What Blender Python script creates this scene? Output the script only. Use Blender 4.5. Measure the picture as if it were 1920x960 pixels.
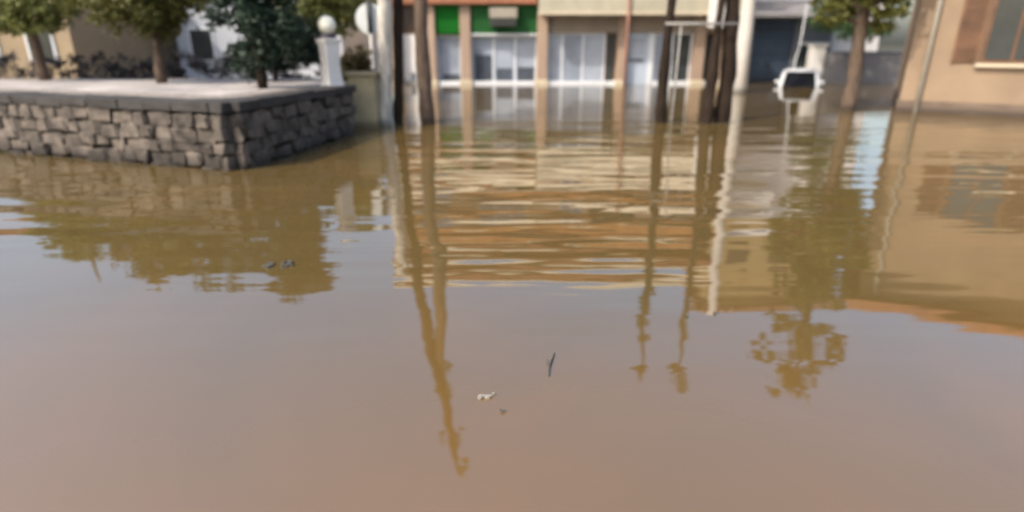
import bpy, bmesh, math, random
from mathutils import Vector, Matrix, noise

scene = bpy.context.scene
for o in list(bpy.data.objects):
    bpy.data.objects.remove(o)
C = scene.collection
R = math.radians
random.seed(7)

# ------------------------------------------------------------------ camera
cam_d = bpy.data.cameras.new('camera')
cam = bpy.data.objects.new('camera', cam_d)
C.objects.link(cam)
cam.location = (0, 0, 1.5)
cam.rotation_euler = (R(90 - 19.9), 0, 0)
cam_d.sensor_width = 36
cam_d.lens = 36 * 1100 / 1920
cam_d.clip_end = 3000
cam_d.dof.use_dof = True
cam_d.dof.focus_distance = 2.6
cam_d.dof.aperture_fstop = 0.75
scene.camera = cam

# ------------------------------------------------------------------ sky + sun
SUN = Vector((-0.62, -0.50, 0.80)).normalized()
elev = math.asin(SUN.z)
azim = math.atan2(SUN.x, SUN.y)
world = bpy.data.worlds.new('World')
scene.world = world
world.use_nodes = True
wn = world.node_tree.nodes
wl = world.node_tree.links
bg = wn['Background']
sky = wn.new('ShaderNodeTexSky')
sky.sky_type = 'NISHITA'
sky.sun_disc = False
sky.sun_elevation = elev
sky.sun_rotation = azim
sky.air_density = 1.1
sky.dust_density = 4.0
wl.new(sky.outputs[0], bg.inputs[0])
bg.inputs[1].default_value = 0.15
sd = bpy.data.lights.new('sun', 'SUN')
sd.energy = 2.1
sd.angle = R(0.6)
sd.color = (1.0, 0.93, 0.82)
sun = bpy.data.objects.new('sun', sd)
C.objects.link(sun)
sun.rotation_euler = (-SUN).to_track_quat('-Z', 'Y').to_euler()
sun.location = SUN * 60

scene.view_settings.view_transform = 'Standard'
scene.view_settings.look = 'None'
scene.view_settings.gamma = 1.0
scene.view_settings.exposure = 1.05
scene.cycles.filter_width = 2.2


# ------------------------------------------------------------------ materials
M = {}


def mat(name, col, rough=0.7, var=0.25, scale=3.0, bump=0.0, bscale=30.0, metal=0.0,
        col2=None, stretch=(1, 1, 1), spec=0.4, transl=0.0):
    m = bpy.data.materials.new(name)
    m.use_nodes = True
    nt = m.node_tree
    n, l = nt.nodes, nt.links
    p = n['Principled BSDF']
    p.inputs['Roughness'].default_value = rough
    p.inputs['Metallic'].default_value = metal
    p.inputs['Specular IOR Level'].default_value = spec
    tc = n.new('ShaderNodeTexCoord')
    geo = n.new('ShaderNodeNewGeometry')
    mp = n.new('ShaderNodeMapping')
    mp.inputs['Scale'].default_value = stretch
    l.new(geo.outputs['Position'], mp.inputs['Vector'])
    nz = n.new('ShaderNodeTexNoise')
    nz.inputs['Scale'].default_value = scale
    nz.inputs['Detail'].default_value = 6
    nz.inputs['Roughness'].default_value = 0.65
    l.new(mp.outputs[0], nz.inputs['Vector'])
    oi = n.new('ShaderNodeObjectInfo')
    ramp = n.new('ShaderNodeValToRGB')
    a = [max(0, c * (1 - var)) for c in col]
    b = [min(1, c * (1 + var)) for c in (col2 or col)]
    ramp.color_ramp.elements[0].position = 0.3
    ramp.color_ramp.elements[0].color = (*a, 1)
    ramp.color_ramp.elements[1].position = 0.7
    ramp.color_ramp.elements[1].color = (*b, 1)
    l.new(nz.outputs['Fac'], ramp.inputs['Fac'])
    hs = n.new('ShaderNodeHueSaturation')
    mr = n.new('ShaderNodeMapRange')
    mr.inputs['To Min'].default_value = 1 - var * 0.5
    mr.inputs['To Max'].default_value = 1 + var * 0.5
    l.new(oi.outputs['Random'], mr.inputs['Value'])
    l.new(mr.outputs[0], hs.inputs['Value'])
    l.new(ramp.outputs[0], hs.inputs['Color'])
    l.new(hs.outputs[0], p.inputs['Base Color'])
    if bump > 0:
        nb = n.new('ShaderNodeTexNoise')
        nb.inputs['Scale'].default_value = bscale
        nb.inputs['Detail'].default_value = 5
        l.new(mp.outputs[0], nb.inputs['Vector'])
        bp = n.new('ShaderNodeBump')
        bp.inputs['Strength'].default_value = 1.0
        bp.inputs['Distance'].default_value = bump
        l.new(nb.outputs['Fac'], bp.inputs['Height'])
        l.new(bp.outputs[0], p.inputs['Normal'])
    if transl > 0:
        out = n['Material Output']
        tr = n.new('ShaderNodeBsdfTranslucent')
        l.new(hs.outputs[0], tr.inputs['Color'])
        mx = n.new('ShaderNodeMixShader')
        mx.inputs[0].default_value = transl
        l.new(p.outputs[0], mx.inputs[1])
        l.new(tr.outputs[0], mx.inputs[2])
        l.new(mx.outputs[0], out.inputs['Surface'])
    if name in ('stone', 'stone_core', 'olive_plaster', 'concrete', 'salmon', 'tan_house', 'house_plinth', 'white_paint', 'ochre_brick', 'bark_brown', 'bark_pale', 'slate'):
        # damp band just above the flood line, uneven along its edge
        sx = n.new('ShaderNodeSeparateXYZ'); l.new(geo.outputs['Position'], sx.inputs[0])
        ad = n.new('ShaderNodeMath'); ad.operation = 'MULTIPLY_ADD'
        l.new(nz.outputs['Fac'], ad.inputs[0]); ad.inputs[1].default_value = -0.22
        l.new(sx.outputs['Z'], ad.inputs[2])
        dm = n.new('ShaderNodeMapRange')
        dm.inputs['From Min'].default_value = -0.06; dm.inputs['From Max'].default_value = 0.05
        dm.inputs['To Min'].default_value = 0.45; dm.inputs['To Max'].default_value = 1.0
        l.new(ad.outputs[0], dm.inputs['Value'])
        mv = n.new('ShaderNodeMath'); mv.operation = 'MULTIPLY'
        l.new(mr.outputs[0], mv.inputs[0]); l.new(dm.outputs[0], mv.inputs[1])
        l.new(mv.outputs[0], hs.inputs['Value'])
    M[name] = m
    return m


mat('cream', (0.35, 0.32, 0.235), 0.8, 0.14, 1.6, 0.003, 25, stretch=(1, 1, 0.4))
mat('bright_cream', (0.72, 0.62, 0.46), 0.8, 0.10, 1.2, 0.003, 25, stretch=(1, 1, 0.4))  # cream lightened to strengthen the facade's reflection in the water
mat('cream_wall', (0.58, 0.45, 0.33), 0.85, 0.14, 0.9, 0.003, 25)
mat('salmon', (0.30, 0.215, 0.155), 0.8, 0.15, 1.5, 0.003, 30, stretch=(1, 1, 0.5))
mat('plinth', (0.46, 0.39, 0.28), 0.75, 0.1, 2)
mat('terracotta', (0.28, 0.115, 0.06), 0.8, 0.25, 3, 0.004, 25)
mat('ochre_brick', (0.36, 0.16, 0.06), 0.85, 0.25, 2.5, 0.004, 30)
mat('ochre', (0.33, 0.24, 0.12), 0.85, 0.16, 0.8, 0.003, 25)
mat('lintel', (0.23, 0.19, 0.145), 0.8, 0.15, 1.5, 0.003, 25)
mat('green_board', (0.005, 0.085, 0.008), 0.6, 0.18, 1.0, spec=0.1)
mat('green_board_dull', (0.016, 0.075, 0.02), 0.6, 0.25, 1.3, spec=0.1)
mat('white_metal', (0.60, 0.61, 0.62), 0.4, 0.06, 4)
mat('white_paint', (0.60, 0.575, 0.54), 0.7, 0.1, 1.6, 0.003, 25)
mat('pane', (0.21, 0.24, 0.29), 0.12, 0.22, 0.7, spec=0.6, col2=(0.27, 0.30, 0.35))
mat('pane_pale', (0.32, 0.35, 0.40), 0.15, 0.2, 1.1, spec=0.6)
mat('pane_dark', (0.035, 0.04, 0.04), 0.08, 0.3, 1.0, spec=0.6)
mat('furniture', (0.045, 0.055, 0.07), 0.6, 0.3, 3)
mat('door_blue', (0.40, 0.45, 0.52), 0.4, 0.1, 1.2)
mat('brown_window', (0.06, 0.04, 0.025), 0.3, 0.3, 2)
mat('wood_dark', (0.12, 0.06, 0.03), 0.6, 0.3, 3)
mat('pipe_red', (0.24, 0.11, 0.07), 0.5, 0.2, 4)
mat('slate', (0.045, 0.064, 0.095), 0.45, 0.28, 0.9)
mat('slate_frame', (0.13, 0.14, 0.16), 0.5, 0.15, 2)
mat('canopy_grey', (0.20, 0.19, 0.19), 0.7, 0.15, 1.5)
mat('white_panel', (0.74, 0.70, 0.66), 0.7, 0.1, 1.2, 0.003, 20)
mat('ac_beige', (0.26, 0.23, 0.18), 0.55, 0.1, 4)
mat('ac_dark', (0.05, 0.05, 0.045), 0.6, 0.2, 6)
mat('stone', (0.050, 0.041, 0.033), 0.9, 0.6, 4, 0.02, 14, col2=(0.095, 0.078, 0.063))
mat('stone_core', (0.030, 0.027, 0.024), 0.95, 0.3, 6, 0.01, 20)
mat('coping', (0.035, 0.031, 0.028), 0.85, 0.3, 4, 0.008, 20)
mat('terrace', (0.33, 0.30, 0.28), 0.9, 0.22, 1.5, 0.004, 25)
mat('gravel', (0.24, 0.21, 0.18), 0.95, 0.4, 12, 0.01, 40)
mat('ground', (0.12, 0.09, 0.06), 0.95, 0.3, 0.7, 0.01, 10)
mat('olive_plaster', (0.30, 0.25, 0.15), 0.9, 0.25, 2.5, 0.005, 25)
mat('bark_dark', (0.024, 0.016, 0.011), 0.9, 0.5, 6, 0.02, 14, stretch=(3, 3, 0.6), spec=0.15)
mat('bark_brown', (0.10, 0.068, 0.047), 0.9, 0.5, 6, 0.02, 14, stretch=(3, 3, 0.6))
mat('bark_pale', (0.42, 0.39, 0.33), 0.9, 0.5, 4, 0.015, 10, stretch=(2, 2, 0.6), col2=(0.44, 0.40, 0.34))
mat('concrete', (0.47, 0.44, 0.395), 0.85, 0.15, 3, 0.004, 25, stretch=(1, 1, 0.3))
mat('leaf_dark', (0.020, 0.038, 0.022), 0.6, 0.4, 1.5, transl=0.25)
mat('leaf_olive', (0.105, 0.105, 0.022), 0.6, 0.4, 1.2, transl=0.35)
mat('leaf_yellow', (0.16, 0.17, 0.05), 0.6, 0.35, 1.2, transl=0.4)
mat('leaf_green', (0.055, 0.10, 0.040), 0.6, 0.4, 1.2, transl=0.35)
mat('leaf_hedge', (0.040, 0.036, 0.040), 0.7, 0.4, 2.0, transl=0.15)
mat('leaf_brown', (0.11, 0.085, 0.035), 0.7, 0.4, 2.0, transl=0.25)
mat('lamp_glass', (0.80, 0.76, 0.62), 0.25, 0.04, 3)
mat('frame_grey', (0.22, 0.21, 0.19), 0.5, 0.3, 5)
mat('collar', (0.05, 0.04, 0.05), 0.5, 0.2, 5)
mat('sign_back', (0.58, 0.60, 0.58), 0.45, 0.1, 4)
mat('steel_dark', (0.05, 0.055, 0.05), 0.5, 0.2, 6)
mat('car_white', (0.52, 0.535, 0.55), 0.25, 0.04, 3, spec=0.6)
mat('car_glass', (0.006, 0.006, 0.007), 0.15, 0.2, 2, spec=0.12)
mat('rubber', (0.02, 0.02, 0.02), 0.8, 0.2, 8)
mat('tan_house', (0.24, 0.17, 0.11), 0.85, 0.16, 0.7, 0.004, 22)
mat('house_plinth', (0.13, 0.095, 0.07), 0.9, 0.3, 2.0, 0.005, 20)
mat('far_wall', (0.40, 0.41, 0.43), 0.85, 0.1, 0.6)
mat('tan_far', (0.28, 0.21, 0.13), 0.85, 0.15, 0.5)
mat('foam', (0.24, 0.215, 0.18), 0.7, 0.1, 20)
mat('litter', (0.06, 0.055, 0.04), 0.8, 0.4, 20)

# flood water: muddy body under a mirror-like surface with faint long ripples
wm = bpy.data.materials.new('muddy_water')
wm.use_nodes = True
n, l = wm.node_tree.nodes, wm.node_tree.links
p = n['Principled BSDF']
p.inputs['Roughness'].default_value = 0.03
p.inputs['IOR'].default_value = 2.35
geo = n.new('ShaderNodeNewGeometry')


def N(kind, **kw):
    x = n.new(kind)
    for k, v in kw.items():
        if k in x.inputs:
            x.inputs[k].default_value = v
        else:
            setattr(x, k, v)
    return x


mp = N('ShaderNodeMapping'); mp.inputs['Scale'].default_value = (0.35, 0.22, 1)
l.new(geo.outputs['Position'], mp.inputs['Vector'])
nz = N('ShaderNodeTexNoise', Scale=1.6, Detail=5.0, Roughness=0.55, Distortion=1.4)
l.new(mp.outputs[0], nz.inputs['Vector'])
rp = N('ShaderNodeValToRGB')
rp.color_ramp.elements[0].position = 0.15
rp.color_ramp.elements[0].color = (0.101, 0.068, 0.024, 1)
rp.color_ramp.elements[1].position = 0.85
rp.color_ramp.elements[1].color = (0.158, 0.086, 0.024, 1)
# base colour turns brighter brown towards the near end of the street, broken by noise
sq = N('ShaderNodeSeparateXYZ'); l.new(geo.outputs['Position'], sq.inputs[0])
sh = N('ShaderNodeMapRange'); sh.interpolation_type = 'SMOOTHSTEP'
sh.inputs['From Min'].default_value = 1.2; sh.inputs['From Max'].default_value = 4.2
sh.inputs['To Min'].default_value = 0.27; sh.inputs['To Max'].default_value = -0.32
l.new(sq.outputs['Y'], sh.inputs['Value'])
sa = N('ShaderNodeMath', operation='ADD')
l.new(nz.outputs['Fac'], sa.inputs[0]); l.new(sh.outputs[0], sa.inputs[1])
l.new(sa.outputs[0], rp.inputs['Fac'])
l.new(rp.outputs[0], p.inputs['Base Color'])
# ripple field
m1 = N('ShaderNodeMapping'); m1.inputs['Scale'].default_value = (0.32, 1.5, 1)
m1.inputs['Rotation'].default_value = (0, 0, R(4))
l.new(geo.outputs['Position'], m1.inputs['Vector'])
w1 = N('ShaderNodeTexNoise', Scale=1.0, Detail=1.5, Roughness=0.4)
l.new(m1.outputs[0], w1.inputs['Vector'])
m2 = N('ShaderNodeMapping'); m2.inputs['Scale'].default_value = (1.1, 4.5, 1)
m2.inputs['Rotation'].default_value = (0, 0, R(-7))
l.new(geo.outputs['Position'], m2.inputs['Vector'])
w2 = N('ShaderNodeTexNoise', Scale=1.0, Detail=1.0, Roughness=0.4)
l.new(m2.outputs[0], w2.inputs['Vector'])
mul2 = N('ShaderNodeMath', operation='MULTIPLY'); mul2.inputs[1].default_value = 0.28
l.new(w2.outputs['Fac'], mul2.inputs[0])
add = N('ShaderNodeMath', operation='ADD')
l.new(w1.outputs['Fac'], add.inputs[0]); l.new(mul2.outputs[0], add.inputs[1])
# the breeze reaches the open middle of the street, the ends lie sheltered
sp = N('ShaderNodeSeparateXYZ'); l.new(geo.outputs['Position'], sp.inputs[0])
ra = N('ShaderNodeMapRange'); ra.interpolation_type = 'SMOOTHSTEP'
ra.inputs['From Min'].default_value = 2.0; ra.inputs['From Max'].default_value = 6.5
ra.inputs['To Min'].default_value = 0.17; ra.inputs['To Max'].default_value = 1.0
l.new(sp.outputs['Y'], ra.inputs['Value'])
rb = N('ShaderNodeMapRange'); rb.interpolation_type = 'SMOOTHSTEP'
rb.inputs['From Min'].default_value = 9.0; rb.inputs['From Max'].default_value = 15.0
rb.inputs['To Min'].default_value = 1.0; rb.inputs['To Max'].default_value = 0.10
l.new(sp.outputs['Y'], rb.inputs['Value'])
mm = N('ShaderNodeMath', operation='MULTIPLY')
l.new(ra.outputs[0], mm.inputs[0]); l.new(rb.outputs[0], mm.inputs[1])
# cross chop, and gusts that leave slick patches between ruffled ones
m3 = N('ShaderNodeMapping'); m3.inputs['Scale'].default_value = (1.6, 2.6, 1)
m3.inputs['Rotation'].default_value = (0, 0, R(28))
l.new(geo.outputs['Position'], m3.inputs['Vector'])
w3 = N('ShaderNodeTexNoise', Scale=1.0, Detail=2.0, Roughness=0.5)
l.new(m3.outputs[0], w3.inputs['Vector'])
mul3 = N('ShaderNodeMath', operation='MULTIPLY_ADD'); mul3.inputs[1].default_value = 0.10
l.new(w3.outputs['Fac'], mul3.inputs[0]); l.new(add.outputs[0], mul3.inputs[2])
m4 = N('ShaderNodeMapping'); m4.inputs['Scale'].default_value = (0.22, 0.5, 1)
l.new(geo.outputs['Position'], m4.inputs['Vector'])
w4 = N('ShaderNodeTexNoise', Scale=1.0, Detail=2.0, Roughness=0.5, Distortion=0.6)
l.new(m4.outputs[0], w4.inputs['Vector'])
gu = N('ShaderNodeMapRange'); gu.interpolation_type = 'SMOOTHSTEP'
gu.inputs['From Min'].default_value = 0.35; gu.inputs['From Max'].default_value = 0.65
gu.inputs['To Min'].default_value = 0.45; gu.inputs['To Max'].default_value = 1.25
l.new(w4.outputs['Fac'], gu.inputs['Value'])
mg = N('ShaderNodeMath', operation='MULTIPLY')
l.new(mm.outputs[0], mg.inputs[0]); l.new(gu.outputs[0], mg.inputs[1])
mh = N('ShaderNodeMath', operation='MULTIPLY')
ctr0 = N('ShaderNodeMath', operation='SUBTRACT'); ctr0.inputs[1].default_value = 0.69
l.new(mul3.outputs[0], ctr0.inputs[0])
l.new(ctr0.outputs[0], mh.inputs[0]); l.new(mg.outputs[0], mh.inputs[1])
bp = N('ShaderNodeBump')
bp.inputs['Strength'].default_value = 1.0
bp.inputs['Distance'].default_value = 0.034
l.new(mh.outputs[0], bp.inputs['Height'])
l.new(bp.outputs[0], p.inputs['Normal'])
M['water'] = wm


# ------------------------------------------------------------------ mesh helpers
class MB:
    def __init__(self):
        self.v, self.f = [], []

    def box(self, x0, x1, y0, y1, z0, z1):
        b = len(self.v)
        self.v += [(x0, y0, z0), (x1, y0, z0), (x1, y1, z0), (x0, y1, z0),
                   (x0, y0, z1), (x1, y0, z1), (x1, y1, z1), (x0, y1, z1)]
        for q in ((0, 3, 2, 1), (4, 5, 6, 7), (0, 1, 5, 4), (1, 2, 6, 5), (2, 3, 7, 6), (3, 0, 4, 7)):
            self.f.append(tuple(b + i for i in q))
        return self

    def poly_prism(self, pts, z0, z1):
        b = len(self.v); k = len(pts)
        self.v += [(x, y, z0) for x, y in pts] + [(x, y, z1) for x, y in pts]
        self.f.append(tuple(b + i for i in reversed(range(k))))
        self.f.append(tuple(b + k + i for i in range(k)))
        for i in range(k):
            j = (i + 1) % k
            self.f.append((b + i, b + j, b + k + j, b + k + i))
        return self

    def tube(self, pts, radii, seg=10, rough=0.0, cap=True):
        pts = [Vector(q) for q in pts]
        b = len(self.v)
        for i, c in enumerate(pts):
            d = (pts[min(i + 1, len(pts) - 1)] - pts[max(i - 1, 0)]).normalized()
            a = d.orthogonal().normalized() if abs(d.z) < 0.9 else Vector((1, 0, 0))
            s = d.cross(a).normalized(); a = s.cross(d).normalized()
            for k in range(seg):
                t = 2 * math.pi * k / seg
                r = radii[i] * (1 + rough * noise.noise((c.x * 3 + math.cos(t) * 1.5, c.y * 3 + math.sin(t) * 1.5, c.z * 2.2)))
                q = c + (a * math.cos(t) + s * math.sin(t)) * r
                self.v.append(tuple(q))
        for i in range(len(pts) - 1):
            for k in range(seg):
                k2 = (k + 1) % seg
                self.f.append((b + i * seg + k, b + i * seg + k2, b + (i + 1) * seg + k2, b + (i + 1) * seg + k))
        if cap:
            self.f.append(tuple(b + k for k in reversed(range(seg))))
            e = b + (len(pts) - 1) * seg
            self.f.append(tuple(e + k for k in range(seg)))
        return self

    def lathe(self, prof, cx, cy, seg=20):
        b = len(self.v)
        for r, z in prof:
            for k in range(seg):
                t = 2 * math.pi * k / seg
                self.v.append((cx + r * math.cos(t), cy + r * math.sin(t), z))
        for i in range(len(prof) - 1):
            for k in range(seg):
                k2 = (k + 1) % seg
                self.f.append((b + i * seg + k, b + i * seg + k2, b + (i + 1) * seg + k2, b + (i + 1) * seg + k))
        self.f.append(tuple(b + k for k in reversed(range(seg))))
        e = b + (len(prof) - 1) * seg
        self.f.append(tuple(e + k for k in range(seg)))
        return self

    def mesh(self, name, material, smooth=False, bevel=0.0, origin=None):
        me = bpy.data.meshes.new(name)
        vs = self.v
        if origin is not None:
            ox, oy, oz = origin
            vs = [(x - ox, y - oy, z - oz) for x, y, z in vs]
        me.from_pydata(vs, [], self.f)
        if bevel > 0:
            bm = bmesh.new(); bm.from_mesh(me)
            bmesh.ops.bevel(bm, geom=list(bm.edges), offset=bevel, segments=1, affect='EDGES')
            bm.to_mesh(me); bm.free()
        me.materials.append(M[material])
        if smooth:
            me.polygons.foreach_set('use_smooth', [True] * len(me.polygons))
        me.update()
        return me

    def build(self, name, material, parent=None, smooth=False, bevel=0.0, origin=None):
        me = self.mesh(name, material, smooth, bevel, origin)
        o = bpy.data.objects.new(name, me)
        C.objects.link(o)
        if origin is not None:
            o.location = origin
        if parent is not None:
            o.parent = parent
            if origin is None and parent.type == 'EMPTY':
                pass
        return o


def box(name, material, parent, x0, x1, y0, y1, z0, z1, bevel=0.0):
    return MB().box(x0, x1, y0, y1, z0, z1).build(name, material, parent, bevel=bevel)


def tag(o, label=None, cat=None, group=None, kind=None):
    if label: o['label'] = label
    if cat: o['category'] = cat
    if group: o['group'] = group
    if kind: o['kind'] = kind
    return o


def thing(name, label, cat, group=None, loc=(0, 0, 0), rz=0):
    o = bpy.data.objects.new(name, None)
    C.objects.link(o)
    o.location = loc
    o.rotation_euler = (0, 0, rz)
    o.empty_display_size = 0.2
    return tag(o, label, cat, group)


GZ = -0.9     # drowned street level; the water surface is z = 0

# ------------------------------------------------------------------ setting
g = MB(); g.v = [(-900, -900, GZ), (900, -900, GZ), (900, 900, GZ), (-900, 900, GZ)]; g.f = [(0, 1, 2, 3)]
tag(g.build('ground', 'ground'), kind='structure')
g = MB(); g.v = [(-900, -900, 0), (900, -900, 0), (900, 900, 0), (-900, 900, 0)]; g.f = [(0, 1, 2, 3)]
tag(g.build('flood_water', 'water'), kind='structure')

# raised terrace behind the stone wall
TZ = 0.78
tp = [(-3.14, 10.5), (-3.70, 7.66), (-11.0, 10.24), (-16, 12.0), (-16, 13.4), (-3.2, 13.4)]
ter = MB().poly_prism(tp, GZ, TZ).build('terrace_path', 'gravel')
tag(ter, kind='structure')

def inside(px, py, poly):
    c = False
    for i in range(len(poly)):
        x1, y1 = poly[i]; x2, y2 = poly[i - 1]
        if (y1 > py) != (y2 > py) and px < (x2 - x1) * (py - y1) / (y2 - y1) + x1:
            c = not c
    return c


slab_meshes = []
for k in range(4):
    m = MB().box(-.375, .375, -.375, .375, -.03, .03)
    slab_meshes.append(m.mesh('paving_slab', 'terrace', bevel=0.012))
da = math.atan2(10.24 - 7.66, -11.0 + 3.70)
ex, ey = Vector((math.cos(da), math.sin(da))), Vector((math.sin(da), -math.cos(da)))
for i in range(-8, 18):
    for j in range(-8, 18):
        q = Vector((-3.7, 7.66)) + ex * (i * .77 + .6) - ey * (-j * .77 - .65)
        if all(inside(q.x + a, q.y + b, tp) for a in (-.52, .52) for b in (-.52, .52)):
            o = bpy.data.objects.new('paving_slab', slab_meshes[(i * 3 + j) % 4])
            C.objects.link(o); o.parent = ter
            o.location = (q.x, q.y, TZ - .022 + random.uniform(-.005, .005))
            o.rotation_euler = (random.uniform(-.006, .006), random.uniform(-.006, .006), da)

# ------------------------------------------------------------------ stone retaining wall
wall = thing('stone_wall', 'low dark rubble stone retaining wall standing in the flood water', 'wall', loc=(-3.45, 7.3, 0))
stone_meshes = []
for k in range(10):
    bm = bmesh.new()
    bmesh.ops.create_cube(bm, size=1.0)
    bmesh.ops.bevel(bm, geom=list(bm.edges), offset=0.13, segments=1, affect='EDGES')
    for v in bm.verts:
        v.co += Vector([random.uniform(-0.11, 0.11) for _ in range(3)])
    me = bpy.data.meshes.new('stone'); bm.to_mesh(me); bm.free()
    me.materials.append(M['stone'])
    stone_meshes.append(me)
cope_meshes = []
for k in range(4):
    bm = bmesh.new()
    bmesh.ops.create_cube(bm, size=1.0)
    bmesh.ops.bevel(bm, geom=list(bm.edges), offset=0.05, segments=1, affect='EDGES')
    for v in bm.verts:
        v.co += Vector([random.uniform(-0.03, 0.03) for _ in range(3)])
    me = bpy.data.meshes.new('coping_stone'); bm.to_mesh(me); bm.free()
    me.materials.append(M['coping'])
    cope_meshes.append(me)


def wall_run(a, b):
    a, b = Vector((*a, 0)), Vector((*b, 0))
    L = (b - a).length
    d = (b - a).normalized()
    nrm = Vector((-d.y, d.x, 0))      # outward (towards the street) is on the left of a->b flipped below
    ang = math.atan2(d.y, d.x)
    out = -nrm if nrm.y > 0 or nrm.x < 0 else nrm
    # core
    c = MB()
    q = [a + out * 0.0, b + out * 0.0, b - out * 0.26, a - out * 0.26]
    c.poly_prism([(v.x, v.y) for v in q], GZ, TZ - 0.03)
    o = c.build('wall_core', 'stone_core')
    o.parent = wall; o.matrix_parent_inverse = Matrix.Translation(-Vector(wall.location))
    zs = [-0.16, 0.02, 0.19, 0.34, 0.53, 0.70]
    for r in range(5):
        z0, z1 = zs[r], zs[r + 1]
        s = -random.uniform(0, 0.2)
        while s < L:
            w = random.uniform(0.16, 0.46)
            s0, s1 = max(0, s), min(L, s + w)
            if s1 - s0 > 0.07:
                st = bpy.data.objects.new('stone', random.choice(stone_meshes))
                C.objects.link(st)
                st.parent = wall
                ctr = a + d * ((s0 + s1) / 2) + out * random.uniform(0.0, 0.045)
                st.location = Vector((ctr.x, ctr.y, (z0 + z1) / 2 + random.uniform(-0.03, 0.03))) - Vector(wall.location)
                st.scale = ((s1 - s0) * 0.96, random.uniform(0.16, 0.22), (z1 - z0) * random.uniform(0.8, 1.25))
                st.rotation_euler = (random.uniform(-.05, .05), random.uniform(-.05, .05), ang + random.uniform(-.05, .05))
            s += w
    s = 0
    while s < L:
        w = random.uniform(0.4, 0.7)
        s1 = min(L + 0.03, s + w)
        st = bpy.data.objects.new('coping_stone', random.choice(cope_meshes))
        C.objects.link(st); st.parent = wall
        ctr = a + d * ((s + s1) / 2) - out * 0.08
        st.location = Vector((ctr.x, ctr.y, TZ - 0.01 + random.uniform(-.008, .008))) - Vector(wall.location)
        st.scale = ((s1 - s) * 0.985, 0.44, 0.12)
        st.rotation_euler = (random.uniform(-.015, .015), random.uniform(-.015, .015), ang + random.uniform(-.02, .02))
        s += w


wall_run((-3.45, 7.35), (-2.86, 10.6))
wall_run((-11.0, 10.0), (-3.47, 7.35))

# plastered pillar that ends the wall
t = thing('gate_pillar', 'tan plastered pillar at the far end of the stone wall', 'pillar', loc=(-2.79, 11.5, 0))
box('shaft', 'olive_plaster', t, -0.24, 0.24, -0.22, 0.22, GZ, 0.93, 0.012)
box('cap', 'olive_plaster', t, -0.28, 0.28, -0.26, 0.26, 0.932, 1.0, 0.012)

# white pillar lamp on the terrace
t = thing('pillar_lamp', 'white garden pillar carrying a round globe lamp on the terrace edge', 'lamp', loc=(-3.10, 10.55, TZ + 0.002))
MB().lathe([(0.225, 0), (0.215, 0.05), (0.19, 0.06), (0.165, 0.35), (0.19, 0.70), (0.225, 0.78), (0.225, 0.80)], 0, 0, 4).build('post', 'white_paint', t, bevel=0.01)
MB().lathe([(0.11, 0.802), (0.15, 0.83), (0.13, 0.86), (0.09, 0.875)], 0, 0, 20).build('collar', 'collar', t, smooth=True)
MB().lathe([(0.07, 0.878)] + [(0.145 * math.cos(a), 1.01 + 0.145 * math.sin(a)) for a in [R(x) for x in range(-60, 91, 15)]][:-1] + [(0.01, 1.155)], 0, 0, 24).build('globe', 'lamp_glass', t, smooth=True)

# round traffic sign seen from behind
t = thing('traffic_sign', 'round traffic sign seen from its grey back on a thin post', 'traffic sign', loc=(-2.93, 13.0, TZ))
MB().tube([(0, 0, -1.6), (0, 0, 1.50)], [0.03, 0.03], 10).build('post', 'white_paint', t, smooth=True)
dsc = MB()
pr = [(0.0, 0.0), (0.29, 0.0), (0.305, -0.012), (0.305, 0.012), (0.29, 0.016), (0.0, 0.016)]
seg = 32
ring = [(0.30 * math.cos(2 * math.pi * k / seg), 0.30 * math.sin(2 * math.pi * k / seg)) for k in range(seg)]
b0 = 0
dsc.v = [(x, 0.045, 1.20 + z) for x, z in ring] + [(x, 0.06, 1.20 + z) for x, z in ring]
dsc.f = [tuple(range(seg)), tuple(reversed(range(seg, 2 * seg)))] + [(i, i + seg, (i + 1) % seg + seg, (i + 1) % seg) for i in range(seg)]
dsc.build('disc', 'sign_back', t)
MB().tube([(0, -0.02, 0.93), (0, -0.02, 1.53)], [0.048, 0.048], 10).build('bracket', 'steel_dark', t, smooth=True)


# ------------------------------------------------------------------ foliage
def leaf_cloud(mb, blobs, count, size, jitter=1.0):
    """blobs: list of (centre, (rx, ry, rz)); leaves are small folded quads spread through each blob in clumps"""
    tot = sum(r[0] * r[1] * r[2] for _, r in blobs)
    for c, r in blobs:
        k = int(count * r[0] * r[1] * r[2] / tot)
        clumps = []
        for _ in range(max(4, k // 26)):
            while True:
                q = Vector([random.uniform(-1, 1) for _ in range(3)])
                if q.length < 1: break
            q = q.normalized() * (q.length ** 0.55)
            clumps.append(Vector((c[0] + q.x * r[0], c[1] + q.y * r[1], c[2] + q.z * r[2])))
        for _ in range(k):
            o = random.choice(clumps)
            s = min(r) * 0.30
            pnt = o + Vector((random.gauss(0, s * .6), random.gauss(0, s * .6), random.gauss(0, s * .5)))
            a = Vector([random.gauss(0, 1) for _ in range(3)]).normalized()
            a.z *= 0.6
            b = a.orthogonal().normalized()
            b.rotate(Matrix.Rotation(random.uniform(0, 6.28), 3, a.normalized()))
            w = size * random.uniform(0.6, 1.3)
            base = len(mb.v)
            mb.v += [tuple(pnt - a * w), tuple(pnt + b * w * 0.45), tuple(pnt + a * w), tuple(pnt - b * w * 0.45)]
            mb.f.append((base, base + 1, base + 2, base + 3))


def limb_points(a, b, n=5, wob=0.08):
    a, b = Vector(a), Vector(b)
    L = (b - a).length
    return [a.lerp(b, i / n) + (Vector([random.gauss(0, wob * L * 0.3) for _ in range(3)]) if 0 < i < n else Vector()) for i in range(n + 1)]


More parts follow.
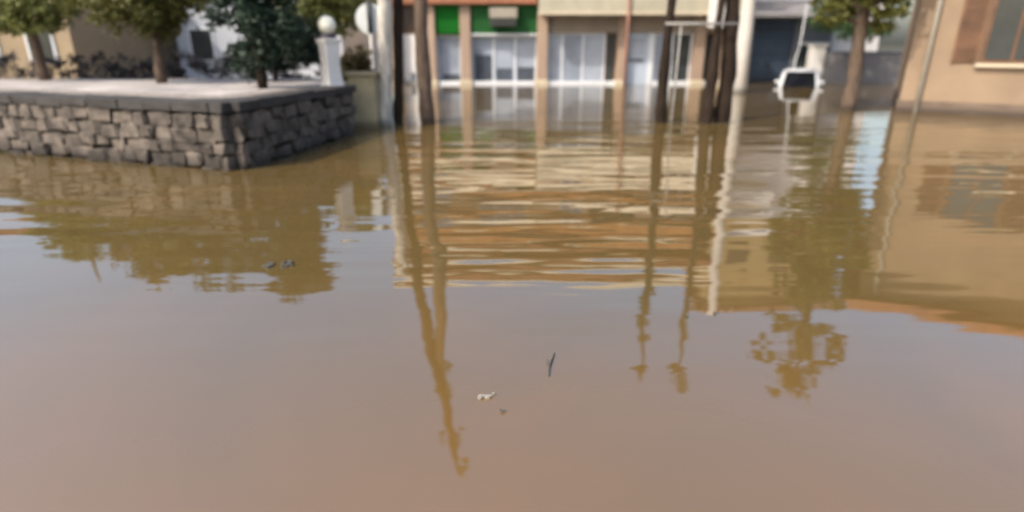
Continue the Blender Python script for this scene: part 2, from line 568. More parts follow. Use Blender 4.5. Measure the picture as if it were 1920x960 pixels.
def tree(name, label, loc, path, radii, bark, blobs, leaf, nleaf, size, group=None, seg=10, limbs=True, cat='tree', seed=1, rough=0.35):
    random.seed(seed)
    t = thing(name, label, cat, group, loc)
    tb = MB()
    # resample the path
    P = [Vector(q) for q in path]
    pts, rad = [], []
    for i in range(len(P) - 1):
        for s in range(4):
            f = s / 4
            pts.append(P[i].lerp(P[i + 1], f)); rad.append(radii[i] * (1 - f) + radii[i + 1] * f)
    pts.append(P[-1]); rad.append(radii[-1])
    tb.tube(pts, rad, seg, rough)
    if limbs:
        for c, r in blobs:
            j = min(range(len(pts)), key=lambda i: abs(pts[i].z - (c[2] - 0.35 * max(r))) )
            lp = limb_points(pts[j], c, 4)
            tb.tube(lp, [rad[j] * 0.5 * (1 - i / 5) for i in range(5)], 6)
    tb.build('trunk', bark, t, smooth=True)
    if blobs:
        cb = MB()
        leaf_cloud(cb, blobs, nleaf, size)
        cb.build('crown', leaf, t)
    return t


def blobset(c, r, n, sub, seed):
    random.seed(seed)
    out = []
    for i in range(n):
        while True:
            q = Vector([random.uniform(-1, 1) for _ in range(3)])
            if q.length < 1: break
        k = sub * random.uniform(0.7, 1.3)
        out.append(((c[0] + q.x * r[0], c[1] + q.y * r[1], c[2] + q.z * r[2]), (k, k, k * 0.8)))
    return out


# trees on the terrace, left
tree('dark_tree', 'dark evergreen tree with bare lower trunk on the terrace beside the stone wall', (-4.2, 10.3, TZ),
     [(0, 0, 0), (-.03, .02, 0.8), (.04, 0, 1.6), (0, 0, 2.6)], [.085, .07, .06, .02], 'bark_dark',
     blobset((-.08, 0.1, 1.45), (.62, .5, 1.0), 20, 0.36, 3), 'leaf_dark', 13000, 0.055, seed=3)
tree('dark_bush', 'dark blue-green bush behind the terrace path, left of the globe lamp', (-4.75, 12.3, TZ),
     [(0, 0, 0), (.03, 0, .3), (0, 0, .7)], [.05, .04, .015], 'bark_dark',
     blobset((0, 0, .65), (.85, .3, .5), 18, 0.28, 5), 'leaf_dark', 10000, 0.05, seed=5, cat='bush')
tree('yellow_green_tree', 'yellow-green leafy tree rising behind the globe lamp', (-4.7, 16.5, GZ),
     [(0, 0, 0), (.05, 0, 1.5), (-.04, 0, 2.8), (.1, 0, 4.6)], [.13, .11, .09, .03], 'bark_brown',
     blobset((0.15, 0, 3.6), (1.5, .9, .75), 15, 0.5, 9), 'leaf_yellow', 10000, 0.075, seed=9)
tree('olive_tree', 'olive-brown tree on the terrace further left along the stone wall', (-6.7, 11.7, TZ),
     [(0, 0, 0), (.05, .02, .9), (-.04, 0, 1.7), (.1, 0, 2.8)], [.10, .085, .07, .02], 'bark_brown',
     blobset((0, 0.1, 1.7), (1.25, .8, .75), 19, 0.45, 11), 'leaf_olive', 14000, 0.06, seed=11)
tree('pale_leaf_tree', 'slim yellow-leaved tree at the far left end of the terrace', (-9.6, 12.6, TZ),
     [(0, 0, 0), (-.05, .02, .9), (.04, 0, 1.7), (0, 0, 2.9)], [.10, .085, .07, .02], 'bark_brown',
     blobset((0, 0.1, 1.6), (1.3, .8, .75), 17, 0.45, 12), 'leaf_yellow', 12000, 0.06, seed=12)
# olive shrub round the wall end
tree('olive_shrub', 'brownish olive shrub growing behind the tan pillar', (-2.95, 12.35, GZ),
     [(0, 0, 0), (.03, 0, .9), (0, 0, 1.9)], [.07, .06, .02], 'bark_brown',
     blobset((0, 0, 1.75), (.36, .25, .65), 12, 0.24, 14), 'leaf_brown', 6500, 0.045, seed=14, cat='bush')
# clipped hedge behind the terrace
random.seed(21)
t = thing('clipped_hedge', 'low dark purplish hedge along the back of the terrace path', 'hedge', loc=(-8.6, 13.9, GZ))
hb = MB()
for i in range(16):
    xx = -4.9 + i * 0.61
    leaf_cloud(hb, [((xx, 0, 1.75 + random.uniform(-.05, .05)), (.5, .33, .42))], 650, 0.05)
hb.build('foliage', 'leaf_hedge', t)
sb = MB()
for i in range(16):
    xx = -4.9 + i * 0.61
    sb.tube([(xx, 0, 0), (xx + .05, 0, 1.0), (xx, .02, 1.9)], [.03, .025, .01], 6)
sb.build('stems', 'bark_dark', t)

# far left: pale house and tan house beyond the hedge
t = thing('pale_house', 'pale grey-white house behind the hedge at the left', 'house', loc=(-10.2, 25, GZ))
box('wall', 'far_wall', t, -3.2, 3.4, 0, 7, 0, 4.2)
box('roof', 'canopy_grey', t, -3.5, 3.7, -0.3, 7.3, 4.202, 4.45)
for i, x in enumerate((-2.2, 0.0, 2.1)):
    w = box('window', 'white_metal', t, x - .5, x + .5, -.05, .02, 1.7, 3.0)
    box('pane', 'pane_dark', w, x - .42, x + .42, -.065, -.052, 1.78, 2.92)
t = thing('tan_house', 'tan plastered house behind the trees at the far left', 'house', loc=(-18.5, 20, GZ))
box('wall', 'tan_far', t, -4.5, 4.4, 0, 7, 0, 4.6)
box('roof', 'terracotta', t, -4.8, 4.7, -0.35, 7.3, 4.602, 4.85)
for i, x in enumerate((-3.0, -0.6, 1.6, 3.4)):
    w = box('window', 'white_metal', t, x - .45, x + .45, -.05, .02, 1.8, 3.1)
    box('pane', 'pane_dark', w, x - .37, x + .37, -.065, -.052, 1.88, 3.02)

# ------------------------------------------------------------------ main shop building
S = thing('shop_building', 'long cream and terracotta shop building with flooded glass shopfronts', 'building', loc=(1.9, 24.3, 0))
OX, OY = 1.9, 24.3


def sbx(name, material, x0, x1, y0, y1, z0, z1, parent=None, bevel=0.0):
    return MB().box(x0 - OX, x1 - OX, y0 - OY, y1 - OY, z0, z1).build(name, material, parent or S, bevel=bevel)


sbx('rear_body', 'cream_wall', -4.7, 8.5, 25.3, 32, GZ, 7.35)
sbx('floor_slab', 'lintel', -4.7, 8.5, 24.12, 25.298, 2.88, 3.2)
cols = [-4.5, -3.15, -1.79, 1.17, 4.25, 7.25, 8.3]
for i, x in enumerate(cols):
    w = 0.2 if i not in (4,) else 0.16
    top = 2.878
    c = sbx('column', 'salmon', x - w, x + w, 23.98, 24.5, GZ, top, bevel=0.015)
    sbx('plinth', 'plinth', x - w - .05, x + w + .05, 23.92, 24.49, GZ, 0.16, c, bevel=0.012)
# bay with white panel and brown window above
sbx('side_panel', 'white_paint', -4.296, -3.354, 24.3, 24.42, GZ, 1.84)
w = sbx('window', 'wood_dark', -4.296, -3.354, 24.32, 24.42, 1.845, 2.876)
sbx('pane', 'brown_window', -4.2, -3.45, 24.30, 24.318, 1.95, 2.78, w)
sbx('notice', 'slate_frame', -4.0, -3.82, 24.27, 24.298, 0.10, 0.42)


def shop_window(x0, x1, z0, z1, pane, mull=(), y=24.38, frame='white_metal', fw=0.06, lights=None, transom=None):
    f = sbx('window', frame, x0, x1, y, y + .08, z1 - fw, z1)
    sbx('jamb', frame, x0, x0 + fw, y, y + .08, z0, z1 - fw - .001, f)
    sbx('jamb', frame, x1 - fw, x1, y, y + .08, z0, z1 - fw - .001, f)
    edges = [x0 + fw] + [m for m in mull] + [x1 - fw]
    for m in mull:
        sbx('mullion', frame, m - .035, m + .035, y - .012, y + .07, z0, z1 - fw - .001, f)
    for i in range(len(edges) - 1):
        pm = pane if lights is None else lights[i]
        a = edges[i] + (.036 if i else .001); b = edges[i + 1] - (.036 if i < len(edges) - 2 else .001)
        sbx('pane', pm, a, b, y + .03, y + .045, z0, z1 - fw - .001, f)
    if transom:
        sbx('transom', frame, x0 + fw, x1 - fw, y - .006, y + .06, transom - .03, transom + .03, f)
    return f


def sill(x0, x1):
    sbx('sill', 'white_metal', x0, x1, 24.06, 24.378, -0.2, 0.10, bevel=0.01)


# green-fascia shop
shop_window(-2.948, -1.992, -.5, 1.80, 'pane'); sill(-2.9, -2.05)
sbx('low_shelf', 'furniture', -2.75, -2.05, 24.395, 24.409, 0.1, 0.36)
shop_window(-1.588, 0.968, -.5, 1.80, 'pane', (-0.72, 0.13)); sill(-1.53, 0.91)
sbx('display_stand', 'furniture', -1.46, -0.80, 24.395, 24.409, 0.1, 1.08)
sbx('display_counter', 'furniture', -0.62, 0.02, 24.395, 24.409, 0.1, 0.58)
sbx('display_counter', 'furniture', 0.22, 0.88, 24.395, 24.409, 0.1, 0.62)
gb = sbx('fascia_board', 'green_board', -2.948, -1.992, 24.10, 24.3, 1.86, 2.876, bevel=0.01)
gb = sbx('fascia_board', 'green_board_dull', -1.588, 0.968, 24.10, 24.3, 1.86, 2.876, bevel=0.01)
sbx('fascia_trim', 'white_metal', -1.588, 0.968, 24.06, 24.3, 1.802, 1.858)
# lintel over the right-hand shops
for a, b in ((1.372, 4.088), (4.412, 7.048), (7.452, 8.098)):
    sbx('lintel', 'lintel', a, b, 24.2, 24.45, 1.90, 2.876)
# white glazed shop
shop_window(1.40, 3.66, -.5, 1.895, 'pane_pale', (1.98, 2.78), lights=['pane_pale', 'pane', 'pane_pale']); sill(1.40, 3.68)
shop_window(3.68, 4.085, -.5, 1.895, 'pane_dark', frame='wood_dark', fw=.04); sill(3.70, 4.08)
# pale blue door
d = sbx('door', 'door_blue', 4.42, 5.35, 24.36, 24.42, -.6, 1.895)
sbx('door_grille', 'slate_frame', 4.58, 5.16, 24.335, 24.358, 0.82, 0.96, d)
sbx('door_panel', 'pane_pale', 4.55, 5.2, 24.345, 24.358, 1.05, 1.7, d)
sbx('door_jamb', 'white_metal', 5.352, 5.53, 24.3, 24.42, -.6, 1.895, d)
shop_window(5.55, 7.04, -.5, 1.895, 'pane_dark', (6.28,), lights=['pane', 'pane_dark']); sill(5.55, 7.04)
shop_window(7.46, 8.09, -.5, 1.895, 'pane_dark', frame='wood_dark'); sill(7.46, 8.09)
# cream balcony over the right shops
b = sbx('balcony', 'bright_cream', 1.0, 8.45, 23.3, 23.42, 3.06, 3.9)  # lighter than the band below so its mirror image reads brighter
sbx('balcony_band', 'cream', 0.99, 8.46, 23.28, 23.42, 2.62, 3.058, b)
sbx('balcony_lip', 'plinth', 0.97, 8.48, 23.26, 23.46, 2.50, 2.618, b)
sbx('balcony_floor', 'lintel', 1.12, 8.33, 23.462, 24.118, 2.70, 2.86, b)
sbx('balcony_side', 'cream', 1.0, 1.12, 23.422, 24.30, 2.62, 3.9, b)
sbx('balcony_side', 'cream', 8.33, 8.45, 23.422, 24.30, 2.62, 3.9, b)
sbx('balcony_rail', 'terracotta', 0.98, 8.47, 23.28, 23.44, 3.902, 3.97, b)
MB().tube([(4.27 - OX, 23.2 - OY, GZ), (4.27 - OX, 23.2 - OY, 3.7)], [.05, .05], 10).build('drain_pipe', 'pipe_red', S, smooth=True)
# terracotta ledge and cream balcony over the green shop
sbx('ledge', 'terracotta', -4.75, 0.94, 23.75, 24.118, 2.90, 3.16, bevel=0.01)
b = sbx('balcony', 'bright_cream', -4.7, 0.94, 23.65, 23.77, 3.5, 4.35)
sbx('balcony_floor', 'cream_wall', -4.7, 0.94, 23.772, 24.30, 3.3, 3.46, b)
sbx('balcony_rail', 'terracotta', -4.72, 0.95, 23.62, 23.79, 4.352, 4.42, b)
# upper walls (as piers between openings)
sbx('upper_wall', 'cream_wall', -4.7, 8.5, 24.5, 25.298, 3.202, 5.45)


def upper_window(x0, x1, z0, z1, frame, pane, y=24.5):
    f = sbx('window', frame, x0, x1, y - .06, y - .002, z0, z1)
    k = 2 if x1 - x0 < 1.6 else 3
    st = (x1 - x0 - .06) / k
    for i in range(k):
        sbx('pane', pane, x0 + .06 + i * st, x0 + (i + 1) * st, y - .075, y - .062, z0 + .06, z1 - .06, f)


upper_window(-1.4, 0.6, 3.7, 5.3, 'white_metal', 'pane')
upper_window(-4.0, -2.6, 3.7, 5.3, 'white_metal', 'pane')
upper_window(2.1, 3.0, 3.3, 5.3, 'white_metal', 'pane')
upper_window(3.3, 5.2, 3.5, 5.2, 'wood_dark', 'brown_window')
upper_window(6.0, 7.7, 3.5, 5.2, 'white_metal', 'pane_dark')
sbx('slab_band', 'terracotta', -4.75, 8.55, 23.6, 25.298, 5.452, 5.72)
b = sbx('balcony', 'ochre_brick', -4.7, 8.5, 23.5, 23.62, 5.722, 6.30)
sbx('balcony_rail', 'bright_cream', -4.72, 8.52, 23.46, 23.66, 6.302, 6.42, b)
sbx('upper_wall', 'ochre_brick', -4.7, 8.5, 24.5, 25.298, 5.722, 7.35)
for x in (-3.4, -0.4, 2.6, 5.6):
    upper_window(x, x + 1.5, 5.9, 7.1, 'wood_dark', 'brown_window')
ro = sbx('roof', 'terracotta', -5.0, 8.8, 23.35, 32.4, 7.36, 8.02)
sbx('gutter', 'bright_cream', -5.02, 8.82, 23.22, 23.348, 7.80, 8.03, ro)
rm = MB()
rm.v = [(-5.0 - OX, 23.36 - OY, 8.04), (8.8 - OX, 23.36 - OY, 8.04), (8.8 - OX, 32.4 - OY, 8.04), (-5 - OX, 32.4 - OY, 8.04),
        (-1.5 - OX, 28 - OY, 9.7), (5.3 - OX, 28 - OY, 9.7)]
rm.f = [(0, 1, 5, 4), (1, 2, 5), (2, 3, 4, 5), (3, 0, 4)]
rm.build('roof_tiles', 'terracotta', ro)

# beige wall unit on the green fascia
t = thing('air_conditioner', 'beige outdoor air-conditioner box hung on the green shop fascia', 'air conditioner', loc=(-0.32, 24.09, 2.10))
box('casing', 'ac_beige', t, -.52, .52, -.42, -.02, 0.30, 0.66, .02)
box('grille', 'ac_dark', t, -.50, .50, -.40, -.02, 0.02, 0.298, .01)
for i in range(5):
    box('louvre', 'ac_dark', t, -.48, .48, -.425, -.402, 0.05 + i * .048, 0.075 + i * .048)
for s in (-.35, .35):
    box('bracket', 'steel_dark', t, s - .02, s + .02, -.40, 0, -.03, 0.018)

# white box sign under the balcony end
t = thing('hanging_sign', 'blank white box sign hanging from the cream balcony near its right end', 'sign', loc=(7.52, 23.1, 2.05))
box('face', 'white_paint', t, -.34, .34, -.07, .07, 0, 1.0, .015)
box('frame', 'white_metal', t, -.37, .37, -.05, .05, 1.002, 1.05)
box('mark', 'ac_beige', t, -.10, .12, -.078, -.072, .62, .80)
for s in (-.25, .25):
    MB().tube([(s, 0, 1.05), (s, .14, 1.3)], [.012, .012], 6).build('hanger', 'steel_dark', t)

# ------------------------------------------------------------------ slate-fronted building on the right
B = thing('slate_building', 'taller building with dark slate shopfront and ochre top storey', 'building', loc=(11.6, 26, 0))


def bb(name, material, x0, x1, y0, y1, z0, z1, parent=None, bevel=0.0):
    return MB().box(x0 - 11.6, x1 - 11.6, y0 - 26, y1 - 26, z0, z1).build(name, material, parent or B, bevel=bevel)


bb('rear_body', 'white_panel', 9.3, 15.5, 26.4, 33, GZ, 6.5)
sh = bb('roller_shutter', 'slate', 9.45, 11.75, 26.2, 26.39, GZ, 2.45)
for i in range(17):
    bb('slat', 'slate', 9.5, 11.70, 26.165, 26.198, 0.02 + i * .142, 0.02 + i * .142 + .125, sh)
bb('pier', 'white_panel', 9.3, 9.44, 26.1, 26.39, GZ, 2.5)
bb('pier', 'slate_frame', 11.76, 11.95, 26.1, 26.39, GZ, 2.5)
w = bb('window', 'slate_frame', 11.96, 13.4, 26.2, 26.39, GZ, 2.45)
bb('pane', 'pane_dark', 12.02, 12.66, 26.17, 26.198, 0.1, 1.45, w)
bb('pane', 'pane_dark', 12.72, 13.34, 26.17, 26.198, 0.1, 1.45, w)
bb('transom', 'white_metal', 11.98, 13.38, 26.15, 26.198, 1.47, 1.55, w)
cn = MB()
cn.v = [(9.3 - 11.6, .39, 3.15), (13.6 - 11.6, .39, 3.15), (13.6 - 11.6, -.9, 2.62), (9.3 - 11.6, -.9, 2.62),
        (9.3 - 11.6, .39, 2.52), (13.6 - 11.6, .39, 2.52), (13.6 - 11.6, -.9, 2.50), (9.3 - 11.6, -.9, 2.50)]
cn.f = [(0, 3, 2, 1), (4, 5, 6, 7), (3, 7, 6, 2), (0, 4, 7, 3), (1, 2, 6, 5), (0, 1, 5, 4)]
cn.build('canopy', 'canopy_grey', B)
wb = bb('white_bay', 'white_panel', 9.6, 11.6, 25.4, 26.398, 4.7, 6.5)
for z in (5.0, 5.75):
    bb('pane', 'pane', 9.75, 11.45, 25.37, 25.398, z, z + .28, wb)
bb('cornice', 'terracotta', 9.2, 15.6, 25.95, 33.1, 6.502, 6.72)
bb('upper_storey', 'ochre', 9.4, 15.4, 26.2, 33, 6.722, 10.2)
for x in (10.2, 12.2, 13.9):
    w = bb('window', 'wood_dark', x, x + 1.0, 26.15, 26.198, 7.5, 8.9)
    bb('pane', 'brown_window', x + .08, x + .92, 26.13, 26.148, 7.58, 8.82, w)
bb('roof_edge', 'terracotta', 9.1, 15.7, 25.8, 33.2, 10.202, 10.45)

# white gate wall right of the slate front
t = thing('white_gate_wall', 'grey rendered wall with a white end pillar beyond the sunken car', 'wall', loc=(12.5, 24.6, 0))
box('pillar', 'white_paint', t, -.62, -.10, -.06, .36, GZ, 1.40, .01)
box('wall', 'canopy_grey', t, -.098, 4.5, 0, .3, GZ, 1.15, .01)
box('cap', 'white_paint', t, -.67, -.05, -.11, .41, 1.402, 1.46, .01)
box('coping', 'slate_frame', t, -.048, 4.55, -.04, .34, 1.152, 1.21, .01)

# ------------------------------------------------------------------ sunken white car
t = thing('white_car', 'white car sunk to its windows in flood water near the slate shopfront', 'car', loc=(10.95, 23.3, GZ), rz=R(-25))
t.scale = (0.96, 0.98, 1.03)
bmb = bmesh.new()
# lofted body: stations along y (front = -y towards the street)
def loft(stations, seg=20):
    m = MB()
    for (y, w, z0, z1, e) in stations:
        for k in range(seg):
            a = 2 * math.pi * k / seg
            ca, sa = math.cos(a), math.sin(a)
            x = w * math.copysign(abs(ca) ** e, ca)
            z = (z0 + z1) / 2 + (z1 - z0) / 2 * math.copysign(abs(sa) ** e, sa)
            m.v.append((x, y, z))
    k0 = len(stations)
    for i in range(k0 - 1):
        for k in range(seg):
            k2 = (k + 1) % seg
            m.f.append((i * seg + k, i * seg + k2, (i + 1) * seg + k2, (i + 1) * seg + k))
    m.f.append(tuple(reversed(range(seg))))
    m.f.append(tuple((k0 - 1) * seg + k for k in range(seg)))
    return m


bmb.free()
loft([(-1.95, .55, .32, .62, .5), (-1.85, .74, .25, .74, .45), (-1.2, .80, .22, .80, .4), (-.5, .82, .2, .82, .4),
      (1.2, .82, .2, .95, .4), (1.75, .76, .25, .92, .45), (1.85, .6, .32, .8, .5)]).build('body', 'car_white', t, smooth=True)
loft([(-.80, .72, .74, .84, .45), (-.45, .72, .78, 1.14, .45), (-.12, .68, .84, 1.40, .45), (.3, .67, .84, 1.47, .45),
      (1.0, .67, .84, 1.45, .45), (1.5, .70, .84, 1.22, .45), (1.72, .72, .84, .98, .45)]).build('cabin', 'car_white', t, smooth=True)
ws = MB()
ws.v = [(-.60, -.90, .84), (.60, -.90, .84), (.50, -.28, 1.37), (-.50, -.28, 1.37), (-.60, -.72, .80), (.60, -.72, .80), (.52, -.14, 1.34), (-.52, -.14, 1.34)]
ws.f = [(0, 1, 2, 3), (7, 6, 5, 4), (0, 4, 5, 1), (1, 5, 6, 2), (2, 6, 7, 3), (3, 7, 4, 0)]
ws.build('windscreen', 'car_glass', t)
for s in (-1, 1):
    sw = MB()
    xs = s * .70
    sw.v = [(xs, -.35, 1.0), (xs, 1.35, 1.0), (xs * .98, 1.1, 1.32), (xs * .98, -.02, 1.34)]
    sw.v += [(x - s * .05, y, z) for x, y, z in sw.v]
    sw.f = [(0, 1, 2, 3), (7, 6, 5, 4), (0, 4, 5, 1), (1, 5, 6, 2), (2, 6, 7, 3), (3, 7, 4, 0)]
    sw.build('side_window', 'car_glass', t)
    for y in (-1.25, 1.2):
        whl = MB()
        whl.tube([(s * .62, y, .29), (s * .83, y, .29)], [.29, .29], 18)
        whl.build('wheel', 'rubber', t, smooth=False)
    MB().tube([(s * .58, -1.93, .60), (s * .58, -1.86, .60)], [.10, .11], 12).build('headlight', 'sign_back', t)
    box('mirror', 'car_white', t, s * .80 - .07, s * .80 + .07, -.52, -.40, .96, 1.08, .02)

# thin white post behind the car
t = thing('white_post', 'thin white crooked post rising behind the sunken white car', 'post', loc=(11.2, 24.35, 0))
MB().tube([(-.06, 0, GZ), (-.06, 0, .3), (-.03, 0, 1.0), (.05, 0, 1.4), (.08, 0, 2.8)], [.03, .028, .026, .024, .022], 8).build('shaft', 'white_metal', t, smooth=True)
MB().lathe([(.03, 2.80), (.06, 2.82), (.04, 2.88), (.01, 2.90)], .08, 0, 10).build('cap', 'white_metal', t, smooth=True)

# ------------------------------------------------------------------ concrete pole
t = thing('utility_pole', 'tall pale concrete utility pole right of the dark trunks', 'pole', loc=(7.5, 20, GZ))
MB().tube([(0, 0, 0), (-.05, 0, 2.5), (-.09, 0, 5), (-.02, 0, 9.0)], [.25, .225, .19, .14], 12, .05).build('shaft', 'concrete', t, smooth=True)
box('crossarm', 'wood_dark', t, -.9, .8, -.06, .06, 8.3, 8.42)
for x in (-.8, -.4, .35, .7):
    MB().lathe([(.02, 8.422), (.05, 8.45), (.03, 8.5), (.05, 8.54), (.02, 8.58)], x, 0, 10).build('insulator', 'white_paint', t, smooth=True)

# ------------------------------------------------------------------ trunks in the water, left pair
tree('topped_tree', 'pale grey topped tree trunk, leftmost of the trunks beside the shopfront', (-2.50, 11.75, GZ),
     [(-.02, 0, 0), (0, 0, .9), (.07, 0, 1.9), (.15, 0, 3.0), (.16, 0, 4.0)], [.165, .15, .135, .13, .12], 'bark_pale',
     [((.16, 0, 4.02), (.10, .10, .10))], 'leaf_brown', 60, .05, limbs=False, seed=31)
tree('leaning_tree', 'slender dark tree leaning right, just right of the pale topped trunk', (-2.27, 11.95, GZ),
     [(-.02, 0, 0), (0, 0, .9), (.06, 0, 2.0), (.14, 0, 3.3), (.32, 0, 5.2), (.52, 0, 6.8), (.85, 0, 8.6), (.95, 0, 9.6)],
     [.115, .10, .095, .10, .125, .115, .08, .02], 'bark_dark',
     [((.55, .1, 7.2), (.20, .2, .35)), ((.80, 0, 8.2), (.25, .2, .4)), ((.95, 0, 9.3), (.22, .2, .4))], 'leaf_olive', 500, .06, seed=32)
tree('brown_trunk_tree', 'thicker brown tree trunk in front of the green shop sign', (-1.68, 12.0, GZ),
     [(.02, 0, 0), (0, 0, .9), (-.07, 0, 2.0), (-.03, 0, 3.3), (.10, 0, 4.2), (.06, 0, 5.4), (.0, 0, 6.6), (.1, 0, 7.4)],
     [.16, .145, .14, .135, .14, .13, .09, .02], 'bark_brown',
     [((.05, .1, 6.4), (.18, .2, .3)), ((.1, 0, 7.2), (.22, .2, .35))], 'leaf_olive', 350, .06, seed=33)
# right group
tree('slim_tree', 'slim dark tree with small leafy top, at the left end of the steel crossbar', (3.02, 12.1, GZ),
     [(0, 0, 0), (0, 0, .9), (-.04, 0, 1.8), (.0, 0, 2.8), (.03, 0, 3.6), (0, 0, 5.0), (.0, 0, 5.9), (.04, 0, 6.5)],
     [.13, .12, .11, .085, .08, .07, .04, .012], 'bark_dark',
     [((0, 0, 5.4), (.12, .12, .4)), ((-.05, 0, 6.50), (.19, .17, .22)), ((.08, 0, 6.80), (.17, .15, .22)), ((.02, 0, 4.7), (.13, .13, .5))], 'leaf_green', 1300, .06, limbs=False, seed=34)
tree('tufted_tree', 'slim dark tree with a leaf tuft, middle of the right-hand trunks', (3.90, 12.0, GZ),
     [(0, 0, 0), (0, 0, .9), (.01, 0, 1.8), (.03, 0, 2.8), (.06, 0, 3.6), (0, 0, 5.0), (.0, 0, 5.9), (-.03, 0, 6.5)],
     [.14, .13, .115, .07, .065, .06, .035, .012], 'bark_dark',
     [((0, 0, 5.5), (.10, .10, .3)), ((-.10, 0, 6.50), (.18, .16, .22)), ((.06, 0, 6.82), (.17, .16, .24))], 'leaf_green', 1000, .06, limbs=False, seed=35)
tree('stump_tree', 'thick dark topped trunk beside the pale concrete pole', (4.28, 12.15, GZ),
     [(0, 0, 0), (-.01, 0, .9), (-.01, 0, 1.8), (-.06, 0, 2.8), (-.08, 0, 3.5)],
     [.18, .165, .15, .145, .10], 'bark_dark',
     [((-.08, 0, 3.5), (.12, .12, .10))], 'leaf_brown', 80, .05, limbs=False, seed=36)

# white steel frame between the right-hand trunks
t = thing('steel_frame', 'thin pale steel post and crossbar fixed to the right-hand trunks', 'frame', loc=(3.66, 11.84, 0))
MB().tube([(-.52, 0, GZ), (-.48, 0, 1.82)], [.019, .019], 10).build('post', 'frame_grey', t, smooth=True)
MB().tube([(-.78, 0, 1.85), (.58, 0, 1.85)], [.026, .026], 10).build('crossbar', 'frame_grey', t, smooth=True)

# ------------------------------------------------------------------ trees at the right
tree('green_tree', 'bright green tree hanging over the grey wall at the right', (13.0, 23.3, GZ),
     [(0, 0, 0), (.05, 0, 1.5), (-.05, 0, 3.0), (0, 0, 5.2)], [.15, .13, .11, .03], 'bark_brown',
     blobset((-.35, 0, 4.2), (1.45, .8, 1.7), 17, 0.55, 41), 'leaf_green', 9000, .075, seed=41)
tree('street_tree', 'tall olive-leaved street tree standing in water left of the tan house', (8.05, 14.5, GZ),
     [(0, 0, 0), (.05, 0, 1.5), (-.03, 0, 3.2), (.02, 0, 5.6), (0, 0, 9.0)], [.18, .16, .14, .10, .02], 'bark_brown',
     blobset((-.15, 0, 4.2), (1.15, .9, 1.7), 40, 0.29, 42) + blobset((-.1, 0, 6.9), (.95, .8, 2.3), 40, 0.26, 43), 'leaf_olive', 24000, .07, seed=42)

# tan house at the right edge, turned towards the street
H = thing('street_house', 'tan plastered house with brown shutters at the right edge of the street', 'house', loc=(9.1, 14.2, GZ), rz=R(-31))
box('wall', 'tan_house', H, 0, 9, 0, 6, 0, 5.6)
box('plinth', 'house_plinth', H, -.04, 9.04, -.05, 6.04, 0, 1.15)
box('roof', 'terracotta', H, -.4, 9.4, -.5, 6.4, 5.602, 5.8)
for x in (1.3, 4.3, 7.0):
    w = box('window', 'wood_dark', H, x, x + 1.1, -.06, -.002, 2.0, 3.4)
    box('pane', 'pane_dark', w, x + .08, x + .52, -.075, -.062, 2.08, 3.32)
    box('pane', 'pane_dark', w, x + .58, x + 1.02, -.075, -.062, 2.08, 3.32)
    box('sill', 'plinth', w, x - .06, x + 1.16, -.12, -.002, 1.92, 1.998)
    for s in (x - .5, x + 1.14):
        sh = box('shutter', 'wood_dark', H, s, s + .46, -.030, -.002, 2.0, 3.4)
        for side in (s, s + .41):
            box('stile', 'wood_dark', sh, side, side + .05, -.062, -.032, 2.0, 3.4)
        for k in range(15):
            box('slat', 'wood_dark', sh, s + .052, s + .408, -.056, -.033, 2.04 + k * .09, 2.04 + k * .09 + .06)
MB().tube([(.35, -.09, 0), (.35, -.09, 5.5)], [.05, .05], 10).build('down_pipe', 'ac_beige', H, smooth=True)

# ------------------------------------------------------------------ floating bits
def scrap(name, part, label, cat, loc, material, n, spread, size, elong=1.0, seed=0):
    random.seed(seed)
    t = thing(name, label, cat, loc=loc)
    for i in range(n):
        m = MB()
        x, y = random.gauss(0, spread * elong), random.gauss(0, spread)
        a = random.uniform(0, 6.28)
        s = size * random.uniform(.6, 1.3)
        pts = [(x + s * math.cos(a + k) * (1 if j % 2 else .6), y + s * math.sin(a + k) * .7) for j, k in enumerate((0, 1.1, 2.2, 3.3, 4.4, 5.4))]
        m.poly_prism(pts, -.004 - i * .0004, random.uniform(.002, .008) + i * .0006)
        m.build(part, material, t)


scrap('tuft_reflection', 'leaf', 'small dark flakes on the water imitating a leaf tuft reflection below the stone wall', 'leaves', (-1.66, 3.95, .003), 'litter', 16, .022, .024, 2.2, 51)  # dark flakes laid on the water in place of a leaf tuft's reflection
scrap('foam_scrap', 'flake', 'pale scrap floating alone on the open muddy water', 'litter', (-.115, 2.27, .003), 'foam', 9, .007, .011, 2.6, 53)
t = thing('floating_twig', 'thin dark forked twig floating in the middle of the water', 'twig', loc=(.19, 2.55, .004))
MB().tube([(-.012, -.10, 0), (-.006, -.02, .004), (.012, .05, .003), (.03, .12, .001)], [.004, .005, .004, .002], 6).build('stem', 'litter', t)
MB().tube([(-.004, -.01, .004), (-.018, .045, .006)], [.003, .0015], 5).build('side_shoot', 'litter', t)

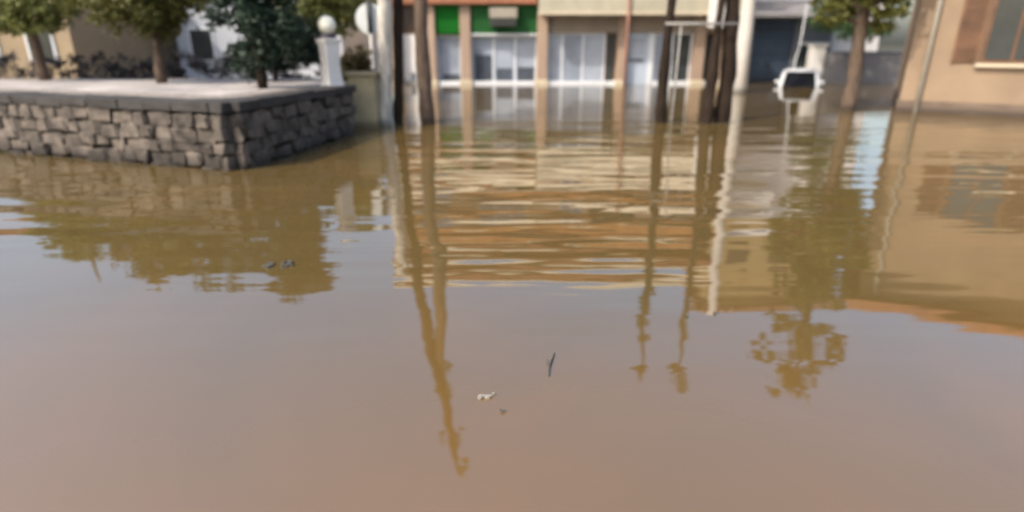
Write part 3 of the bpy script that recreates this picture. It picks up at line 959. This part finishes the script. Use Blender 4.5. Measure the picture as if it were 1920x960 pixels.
for k, (x, y, lab) in enumerate([(1.02, 3.10, 'lone brown leaf floating below the slim tree reflections'),
                                 (1.20, 3.14, 'small curled leaf floating beside the lone brown leaf'),
                                 (-.04, 2.16, 'faint thin leaf floating just right of the pale scrap'),
                                 (-.75, 3.95, 'dark leaf floating at the foot of the pale trunk reflection')]):
    random.seed(70 + k)
    m = MB()
    L, W = random.uniform(.014, .024), random.uniform(.006, .009)
    m.v = [(-L, 0, .002), (-L * .3, W, .008), (L * .5, W * .8, .006), (L, 0, .014), (L * .5, -W * .8, .004), (-L * .3, -W, .010), (0, 0, .001)]
    m.f = [(0, 6, 1), (1, 6, 2), (2, 6, 3), (3, 6, 4), (4, 6, 5), (5, 6, 0)]
    o = m.build('floating_leaf', 'litter')
    o.location = (x, y, .002); o.rotation_euler = (0, 0, random.uniform(0, 3))
    tag(o, lab, 'leaf', 'leaves floating on the flood')

# fine drift of leaf bits gathered along the wall foot and round the trunks
random.seed(91)
m = MB()


def bit(x, y, s):
    a = random.uniform(0, 6.28)
    k = random.randint(4, 6)
    pts = [(x + s * math.cos(a + 6.28 * i / k) * random.uniform(.6, 1.2), y + s * .6 * math.sin(a + 6.28 * i / k) * random.uniform(.6, 1.2)) for i in range(k)]
    m.poly_prism(pts, -.003, random.uniform(.002, .009))


for _ in range(260):
    f = random.random()
    d = abs(random.gauss(0, .10)) + .13
    bit(-3.45 + .59 * f + d, 7.35 + 3.25 * f, random.uniform(.006, .022))
for _ in range(320):
    f = random.random() ** .7
    d = abs(random.gauss(0, .12)) + .13
    bit(-11 + 7.53 * f, 10 - 2.65 * f - d, random.uniform(.006, .024))
for cx, cy in ((-2.5, 11.75), (-2.27, 11.95), (-1.68, 12.0), (3.02, 12.1), (3.9, 12.0), (4.28, 12.15), (8.05, 14.5)):
    for _ in range(34):
        a = random.uniform(0, 6.28); q = .16 + abs(random.gauss(0, .12))
        bit(cx + q * math.cos(a) * 1.5, cy + q * math.sin(a), random.uniform(.008, .022))
o = m.build('floating_litter', 'litter')
tag(o, 'fine brown leaf litter drifting on the flood along the wall foot', 'leaf litter', kind='stuff')
